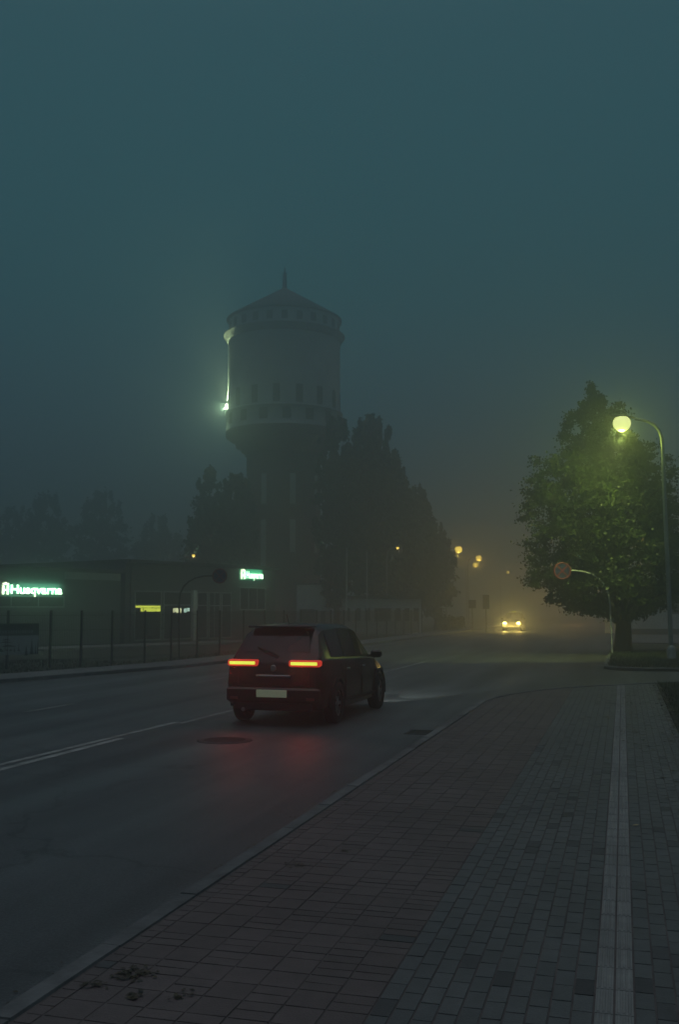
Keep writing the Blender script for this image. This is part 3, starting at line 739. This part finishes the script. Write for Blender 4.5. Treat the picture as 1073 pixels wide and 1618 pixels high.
# ------------------------------------------------------------ traffic signs
def arc_pole(pix, d, base, r):
    return [at(u, v, d) - base for u, v in pix]
def stop_sign(pix, disc, rad_px, base, label, m_pole):
    d = depth(base); root = empty('traffic_sign', base, 0, label, 'road sign', 'no stopping signs on curved poles')
    path = [Vector((0, 0, -.1))] + arc_pole(pix, d, base, .03)
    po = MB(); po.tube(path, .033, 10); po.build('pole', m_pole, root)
    c = at(*disc, d - .06) - base; r = rad_px * d / FOC; rz = YAW
    def disc_mb(prof): 
        b = MB(); b.M = Matrix.Translation(c) @ Matrix.Rotation(rz, 4, 'Z') @ Matrix.Rotation(PI / 2, 4, 'X'); return b
    b = disc_mb(0); b.lathe([(r, -.012), (r, .008), (r * .985, .012)], 40); b.build('plate', M_BLUE, root)
    b = disc_mb(0); b.lathe([(r * 1.0, .0125), (r, .016), (r * .8, .016), (r * .8, .0125)], 40, cap=False); b.build('red_border', M_RED, root)
    b = disc_mb(0)
    for k in (1, -1):
        m0 = b.M.copy(); b.M = m0 @ Matrix.Rotation(k * PI / 4, 4, 'Z'); z = .0155 if k > 0 else .0175
        b.box(-r * .8, r * .8, -r * .085, r * .085, .0125, z); b.M = m0
    b.build('red_cross', M_RED, root)
    b = disc_mb(0); b.box(-.06, .06, -.09, .09, -.05, -.0125, .006); b.build('clamp', M_METAL, root)
    return root
stop_sign([(967.3, 1010), (966, 985), (964.5, 955), (962, 938), (956, 924), (947, 914), (936, 907), (922, 903), (908, 901.5), (896, 901.5)], (889, 902), 14, gnd(968, 1033), 'no stopping sign on a curved pale pole before the linden', mat('pale_headlit_pole', (.58, .60, .60), .45, .15, 4))  # pole coloured pale throughout, standing in for headlight falling on it
stop_sign([(283, 1010), (283, 955), (285, 937), (290, 927), (298, 919), (309, 913), (322, 910), (340, 909.5)], (347, 910), 12, gnd(283, 1041), 'no stopping sign on a dark curved pole by the shop fence', M_DMETAL)
bp_ = gnd(667, 1000); d = depth(bp_)
rs_ = empty('traffic_sign', bp_, 0, 'dark round sign on a straight pole at the far end of the fence', 'road sign')
MB().tube([(0, 0, -.1), (0, 0, zat(935, d))], .035, 8).build('pole', M_DMETAL, rs_)
b = MB(); b.M = Matrix.Translation((0, -.06, zat(940, d))) @ Matrix.Rotation(YAW, 4, 'Z') @ Matrix.Rotation(PI / 2, 4, 'X'); b.lathe([(.34, -.012), (.35, 0), (.34, .012)], 30); b.build('plate', M_SBACK, rs_)
for (u, v0, v1, hw_, base, lab) in ((747, 948, 961, 5.5, (747, 996), 'smaller squarish road sign beyond the hedge'), (769, 940, 962, 5, (769, 998), 'taller rectangular road sign beside the approaching car')):
    q = gnd(*base); d = depth(q); ro = empty('traffic_sign', q, YAW, lab, 'road sign', 'rectangular signs along the far kerb')
    MB().tube([(0, 0, -.1), (0, 0, zat(v0 + 1, d))], .035, 8).build('pole', M_DMETAL, ro)
    w_ = hw_ * d / FOC; MB().box(-w_, w_, -.06, -.037, zat(v1, d), zat(v0, d), .008).build('plate', M_SBACK, ro)

# ------------------------------------------------------------ street lamps
M_BULB = mat('lamp_lens_green', (.8, .8, .7), .3, emit=(.80, .86, .30), es=1.35)
M_BULBA = mat('lamp_lens_amber', (.8, .7, .5), .3, emit=(1.0, .70, .10), es=2.6)
def street_lamp(base, path, label, bulb, col, power, head_dir, group, r0=.075, glow_r=.07, head=.6, lens_r=.11):
    """pole and arm as one bent tube; cobra head at the arm's end; path is relative to base"""
    root = empty('street_lamp', base, 0, label, 'street lamp', group)
    P = [Vector((0, 0, -.1))] + path
    n = len(P); po = MB(); po.tube(P, [r0 * (1 - .5 * i / n) for i in range(n)], 12); po.build('pole', M_METAL, root)
    b = MB(); b.lathe([(r0 * 1.9, -.1), (r0 * 1.9, .35), (r0 * 1.5, .45), (r0 * 1.05, .5)], 16); b.build('foot', M_METAL, root)
    e = P[-1]; hd = Vector(head_dir).normalized(); rot = Matrix.Translation(e) @ hd.to_track_quat('X', 'Z').to_matrix().to_4x4()
    h = MB(); h.M = rot; hl = head
    sec = [(-.02, .05, .03, .05), (.1, .1, .02, .1), (.3 * hl / .6, .15, .0, .13), (.5 * hl / .6, .13, .0, .12), (hl, .05, .02, .07)]
    vs = []; fs = []
    for (x, w, z0, z1) in sec:
        vs += [(x, -w, z0), (x, w, z0), (x, w * .8, z1 * .7), (x, 0, z1), (x, -w * .8, z1 * .7)]
    for i in range(len(sec) - 1):
        for k in range(5):
            j = (k + 1) % 5; fs.append((i * 5 + k, i * 5 + j, i * 5 + 5 + j, i * 5 + 5 + k))
    fs += [(4, 3, 2, 1, 0), tuple(range(20, 25))]
    h.add(vs, fs, True); h.build('head', M_DMETAL, root)
    g = MB(); g.M = rot @ Matrix.Translation((.32 * hl / .6, 0, -lens_r * .72)) @ Matrix.Diagonal((1.12, 1, .85, 1))
    g.lathe([(lens_r * math.sin(q) + .004, -lens_r * math.cos(q) * 1.2) for q in np.linspace(0, PI * .78, 12)], 24); g.build('lens', bulb, root)
    lamp('lamp_light', 'POINT', rot @ Vector((.32 * hl / .6, 0, -lens_r * 1.75 - glow_r * 1.1)), col, power, root, glow_r)
    return root
LB = gnd(1062, 1042); d = depth(LB)
pth = [at(u, v, d) - LB for u, v in ((1060, 990), (1056, 900), (1051, 790), (1047.5, 702), (1046, 690), (1042, 680), (1035, 671.5), (1025, 666), (1014, 663.5), (1004, 662))]
street_lamp(LB, pth, 'tall curved street lamp with a glaring yellow-green head beside the linden', M_BULB, (.76, 1, .16), 110, -RGT + Vector((0, 0, .06)) - FWD * .15, 'street lamps along the road', .085, .035, .95, .29)
ml = bpy.data.objects['street_lamp']
mh_ = at(984, 667, d) - LB
lamp('lamp_beam', 'SPOT', mh_ + Vector((0, 0, -.58)), (.84, 1, .28), 1900, ml, .03, 112, FWD * 1.0 - RGT * .55 - UP * .85, .5)
AMB = (1.0, .62, .10)
def simple_lamp(u, v, dd, label, power, bulb, col, arm, gr, lr=.3, group='street lamps along the road'):
    head = at(u, v, dd); base = Vector((head.x + arm, head.y, -.1))
    path = [Vector((0, 0, head.z - .9)), Vector((-arm * .1, 0, head.z - .3)), Vector((-arm * .4, 0, head.z - .02)), Vector((-arm * .75, 0, head.z + .1))]
    hd = Vector((-1 if arm > 0 else 1, 0, .08))
    return street_lamp(base, path, label, bulb, col, power, hd, group, .07, gr, .6, lr)
simple_lamp(725, 865, 106, 'nearest and brightest of the amber lamps down the road', 105, M_BULBA, AMB, -1.4, .12, .34)
simple_lamp(757, 879, 126, 'upper lamp of the amber pair down the road', 85, M_BULBA, AMB, -1.4, .12, .32)
simple_lamp(752, 890, 146, 'lower lamp of the amber pair down the road', 85, M_BULBA, AMB, -1.4, .13, .34)
simple_lamp(803, 903, 182, 'farthest and faintest amber lamp, above the approaching car', 70, M_BULBA, AMB, -1.4, .12, .24)
simple_lamp(626, 865, 82, 'lone pinprick lamp in front of the dark misty trees', 4, M_BULBA, (1, .8, .4), -.8, .05, .1)
simple_lamp(303, 877, 74, 'lone pinprick lamp rising behind the shop roof', 6, M_BULBA, (1, .75, .35), -.8, .06, .1)
simple_lamp(1012, 850, 92, 'amber lamp hidden behind the linden crown', 300, M_BULBA, (1, .5, .13), 1.2, .12, .3)
simple_lamp(905, 912, 135, 'second amber lamp hidden behind the left half of the linden crown', 750, M_BULBA, (1, .5, .13), 1.2, .12, .3)

# ------------------------------------------------------------ cars
def car(loc, rz, label, paint, rear_lights, front_lights, roof_sign=False, sc=1.0):
    root = empty('car', loc, rz, label, 'car'); root.scale = (sc, sc, sc * 1.07)
    # stations: y from rear (0) to nose, half width low, bottom, belt height, belt half width, roof height, roof half width
    st_ = [(.00, .76, .42, .88, .74, .90, .70), (.05, .82, .32, .95, .78, .97, .74), (.16, .85, .26, 1.00, .80, 1.10, .70), (.40, .875, .22, 1.01, .81, 1.44, .60),
           (.62, .88, .20, 1.00, .815, 1.50, .60), (1.3, .885, .18, .98, .82, 1.53, .615), (2.05, .885, .18, .96, .82, 1.51, .61), (2.45, .885, .18, .95, .815, 1.46, .60),
           (3.05, .88, .18, .93, .80, 1.02, .68), (3.4, .87, .19, .89, .77, .93, .66), (3.85, .84, .22, .80, .73, .83, .62), (4.1, .76, .28, .68, .66, .70, .56), (4.16, .66, .36, .58, .58, .60, .48)]
    vs = []; K = 17
    for (y, wl, zb, zk, wb, zr, wr) in st_:
        zm = zb + (zk - zb) * .5
        half = [(0, zb), (wl * .8, zb), (wl * .97, zb + .06), (wl, zm), (wb + .01, zk - .02), (wb - .03, zk + .012), (wr + .03, zr - .07), (wr - .08, zr - .005), (0, zr + .015)]
        vs += [(x, y, z) for x, z in half] + [(-x, y, z) for x, z in reversed(half[1:-1])]
    K = 16; n = len(st_)
    fs = [(i * K + k, i * K + (k + 1) % K, (i + 1) * K + (k + 1) % K, (i + 1) * K + k) for i in range(n - 1) for k in range(K)]
    fs += [tuple(range(K - 1, -1, -1)), tuple((n - 1) * K + k for k in range(K))]
    fs = [tuple(reversed(f)) for f in fs]
    b = MB(); b.add(vs, fs, True); bo = b.build('body', paint, root); smooth_angle(bo, 38)
    V = [Vector(v) for v in vs]
    def glass(name, quads, off):
        g = MB()
        for q in quads:
            q = [Vector(x) for x in q]; nn_ = (q[1] - q[0]).cross(q[2] - q[0]).normalized(); cen = sum(q, Vector()) / 4
            if nn_.dot(cen - Vector((0, 2, .9))) < 0: nn_ = -nn_
            inner = [cen + (p_ - cen) * .93 + nn_ * off for p_ in q]; outer = [cen + (p_ - cen) * .95 - nn_ * .01 for p_ in q]
            g.add(inner + outer, [(0, 1, 2, 3)] + [(i, i + 4, (i + 1) % 4 + 4, (i + 1) % 4) for i in range(4)])
        return g.build(name, M_GLASS, root)
    def P(i, k): return V[i * K + k]
    def lerp(a_, b_, t_): return a_ + (b_ - a_) * t_
    for side in (0, 1):
        lo, hi = (5, 6) if side == 0 else (11, 10)
        for (i, j, nm) in ((4, 5, 'rear_side_window'), (5, 6, 'rear_side_window'), (6, 7, 'front_side_window')):
            glass('side_window', [[P(i, lo), P(j, lo), P(j, hi), P(i, hi)]], .008)
        glass('quarter_window', [[P(7, lo), lerp(P(7, lo), P(8, lo), .7), lerp(P(7, hi), P(8, hi), .65), P(7, hi)]], .008)
    # rear window follows the tailgate, windscreen the front slope
    glass('rear_window', [[P(2, 7) * 1, P(2, 9) * 1, P(3, 9) * 1, P(3, 7) * 1]], .01)
    glass('windscreen', [[P(7, 7) * 1, P(7, 9) * 1, P(8, 9) * 1, P(8, 7) * 1]], .012)
    sp = MB(); sp.box(-.56, .56, .26, .52, 1.475, 1.51, .012); sp.build('spoiler', paint, root)
    bm_ = MB(); bm_.box(-.80, .80, -.07, .12, .36, .58, .03); bm_.build('rear_bumper', paint, root)
    bm_ = MB(); bm_.box(-.66, .66, -.055, .05, .24, .35, .02); bm_.build('bumper_valance', M_RUB, root)
    bm_ = MB(); bm_.box(-.70, .70, 4.06, 4.2, .26, .46, .03); bm_.build('front_bumper', paint, root)
    gr = MB()
    for k in range(3): gr.box(-.42, .42, 4.13, 4.18, .485 + k * .045, .51 + k * .045, .004)
    gr.build('grille', M_RUB, root)
    pl = MB(); pl.box(-.26, .26, -.095, -.072, .44, .55, .004); pl.build('number_plate', mat('rear_plate_glow', (.6, .6, .5), .5, emit=(.34, .40, .22), es=.16) if rear_lights else M_PLATE, root)  # rear plate emits faintly, in place of light from plate lamps
    pl = MB(); pl.box(-.26, .26, 4.202, 4.22, .32, .43, .004); pl.build('number_plate', M_PLATE, root)
    wp_ = MB(); wp_.tube([(.05, .10, 1.04), (.02, .06, 1.07), (-.34, .17, 1.18)], .012, 6); wp_.build('rear_wiper', M_RUB, root)
    se = MB()
    for (xa, xb) in ((-.62, .62),): se.box(xa, xb, -.006, .03, .605, .615); se.box(xa, xa + .012, -.006, .03, .616, .83); se.box(xb - .012, xb, -.006, .03, .616, .83)
    se.build('tailgate_seam', M_RUB, root)
    bd = MB(); bd.M = Matrix.Translation((0, .03, .87)) @ Matrix.Rotation(PI / 2, 4, 'X'); bd.lathe([(.05, -.01), (.05, .035), (.035, .042)], 18); bd.build('badge', M_RIM, root)
    hb_ = MB(); hb_.box(-.3, .3, -.03, .06, .735, .77, .01); hb_.build('tailgate_handle', M_RIM, root)
    ex_ = MB(); ex_.tube([(-.5, .3, .26), (-.5, -.07, .25)], .032, 12); ex_.build('exhaust_pipe', M_RIM, root)
    for sx in (-1, 1):
        rf = MB(); rf.box(sx * .66 - .07, sx * .66 + .07, -.078, -.066, .40, .44, .004); rf.build('reflector', M_RED, root)
        dr_ = MB()
        for y in (1.15, 2.12, 2.95): dr_.box(sx * .886 - .006, sx * .886 + .006, y, y + .012, .36, .92)
        dr_.box(sx * .886 - .012, sx * .886 + .012, 1.1, 3.0, .30, .345, .004); dr_.build('door_seam', M_RUB, root)
    an = MB(); an.tube([(0, .75, 1.5), (0, .6, 1.68)], .007, 6); an.build('aerial', M_RUB, root)
    for sx in (-1, 1):
        for y in (.72, 3.38):
            w = MB(); w.M = Matrix.Translation((sx * .80, y, .315)) @ Matrix.Rotation(PI / 2, 4, 'Y')
            w.lathe([(.2, -.095), (.29, -.10), (.315, -.07), (.315, .07), (.29, .10), (.2, .095)], 28, cap=False); wo_ = w.build('wheel', M_RUB, root)
            h = MB(); h.M = w.M; h.lathe([(.2, -.08), (.2, .08), (.17, .07 * sx)], 24, cap=False)
            for q in range(6):
                m0 = h.M.copy(); h.M = m0 @ Matrix.Rotation(q * PI / 3, 4, 'Z'); h.box(-.022, .022, .0, .2, .055 * sx - .01, .055 * sx + .012); h.M = m0
            h.lathe([(.055, .04 * sx), (.055, .075 * sx)], 14); h.build('rim', M_RIM, wo_)
            ar = MB(); pts_ = [(sx * .872, y + .375 * math.cos(q), .315 + .375 * math.sin(q)) for q in np.linspace(-.15, PI + .15, 16)]
            ar.tube(pts_, .028, 6); ar.build('wheel_arch', M_RUB, root)
        mi = MB(); mi.box(sx * .98 - .10, sx * .98 + .10, 2.72, 2.83, .93, 1.06, .03); mi.box(min(sx * .80, sx * .9), max(sx * .80, sx * .9), 2.75, 2.80, .94, .98); mi.build('mirror', paint, root)
        for y in (1.25, 2.2):
            hn = MB(); hn.box(sx * .868 - .02, sx * .868 + .02, y, y + .16, .80, .83, .006); hn.build('door_handle', M_RIM, root)
        # tail lamps
        tl = MB(); x0_, x1_ = sorted((sx * .27, sx * .80)); tl.box(x0_, x1_, -.03, .12, .895, .995, .02)
        to = tl.build('tail_light', mat('tail_red_on', (.4, .02, .02), .3, emit=(.55, .035, .02), es=.9) if rear_lights else mat('tail_red_off', (.2, .01, .01), .3, .1), root)
        if rear_lights:
            k_ = MB(); k_.box(x0_ + .04, x1_ - .04, -.045, -.029, .922, .968, .006); k_.build('bulb_strip', mat('tail_core_on', (.6, .6, .2), .3, emit=(.80, .95, .09), es=1.1), to)
            lamp('tail_glow', 'SPOT', (sx * .58, -.2, .93), (1, .06, .03), 6, root, .06, 120, (0, -1, -.28), .8)
        hl = MB(); x0_, x1_ = sorted((sx * .44, sx * .76)); hl.box(x0_, x1_, 3.86, 4.13, .53, .72, .04)
        ho = hl.build('headlight', mat('headlight_on', (.8, .8, .6), .3, emit=(1, .80, .26), es=3) if front_lights else M_GLASS, root)
    return root
c1 = gnd(428, 1149, ZR)
cr = car((c1.x, c1.y + .1, ZR), R(-1.5), 'dark hatchback driving away with glowing red and yellow tail lights', M_CAR, True, False)
for sx in (-1, 1): lamp('headlight_beam', 'SPOT', (sx * .6, 4.25, .62), (.9, 1, .92), 60, cr, .06, 58, (0, 1, -.42), .35)
for sx in (-1, 1): lamp('headlight_beam', 'SPOT', (sx * .6, 4.25, .66), (.85, 1, .92), 260, cr, .05, 27, (.17, 1, -.20), .12)
fc = gnd(809, 997, ZR)
c2 = car((fc.x, fc.y + 4.1, ZR), PI, 'distant oncoming car with dazzling yellow headlights', M_CAR2, False, True)
for sx in (-1, 1): lamp('headlight_beam', 'POINT', (sx * .6, 4.32, .63), (1, .72, .16), 320, c2, .12)
sg = MB(); sg.box(-.18, .18, 2.0, 2.12, 1.53, 1.62, .01); sg.build('roof_light', mat('roof_light_on', (.8, .7, .3), .4, emit=(.7, .7, .08), es=.9), c2)
for sx in (-1, 1):
    q = MB(); q.box(sx * .38 - .03, sx * .38 + .03, 2.02, 2.1, 1.53, 1.60, .01); q.M = Matrix.Identity(4); q.build('marker_light', mat('marker_on', (.8, .8, .6), .4, emit=(.8, .75, .5), es=.9), c2)

# ------------------------------------------------------------ haze: one even volume round the whole place
hz = MB().box(-640, 640, -640, 640, -1.3, 36).build('haze', None)
hm = bpy.data.materials.new('haze'); hm.use_nodes = True; ht = hm.node_tree; ht.nodes.clear()
ho = ht.nodes.new('ShaderNodeOutputMaterial'); hv = ht.nodes.new('ShaderNodeVolumePrincipled')
hv.inputs['Color'].default_value = (.90, .92, .97, 1); hv.inputs['Density'].default_value = .0135; hv.inputs['Anisotropy'].default_value = .80
hv.inputs['Density Attribute'].default_value = ''; hv.inputs['Temperature Attribute'].default_value = ''
hv.inputs['Blackbody Intensity'].default_value = 0
ht.links.new(hv.outputs[0], ho.inputs['Volume'])
hz.data.materials.append(hm); tag(hz, kind='stuff')
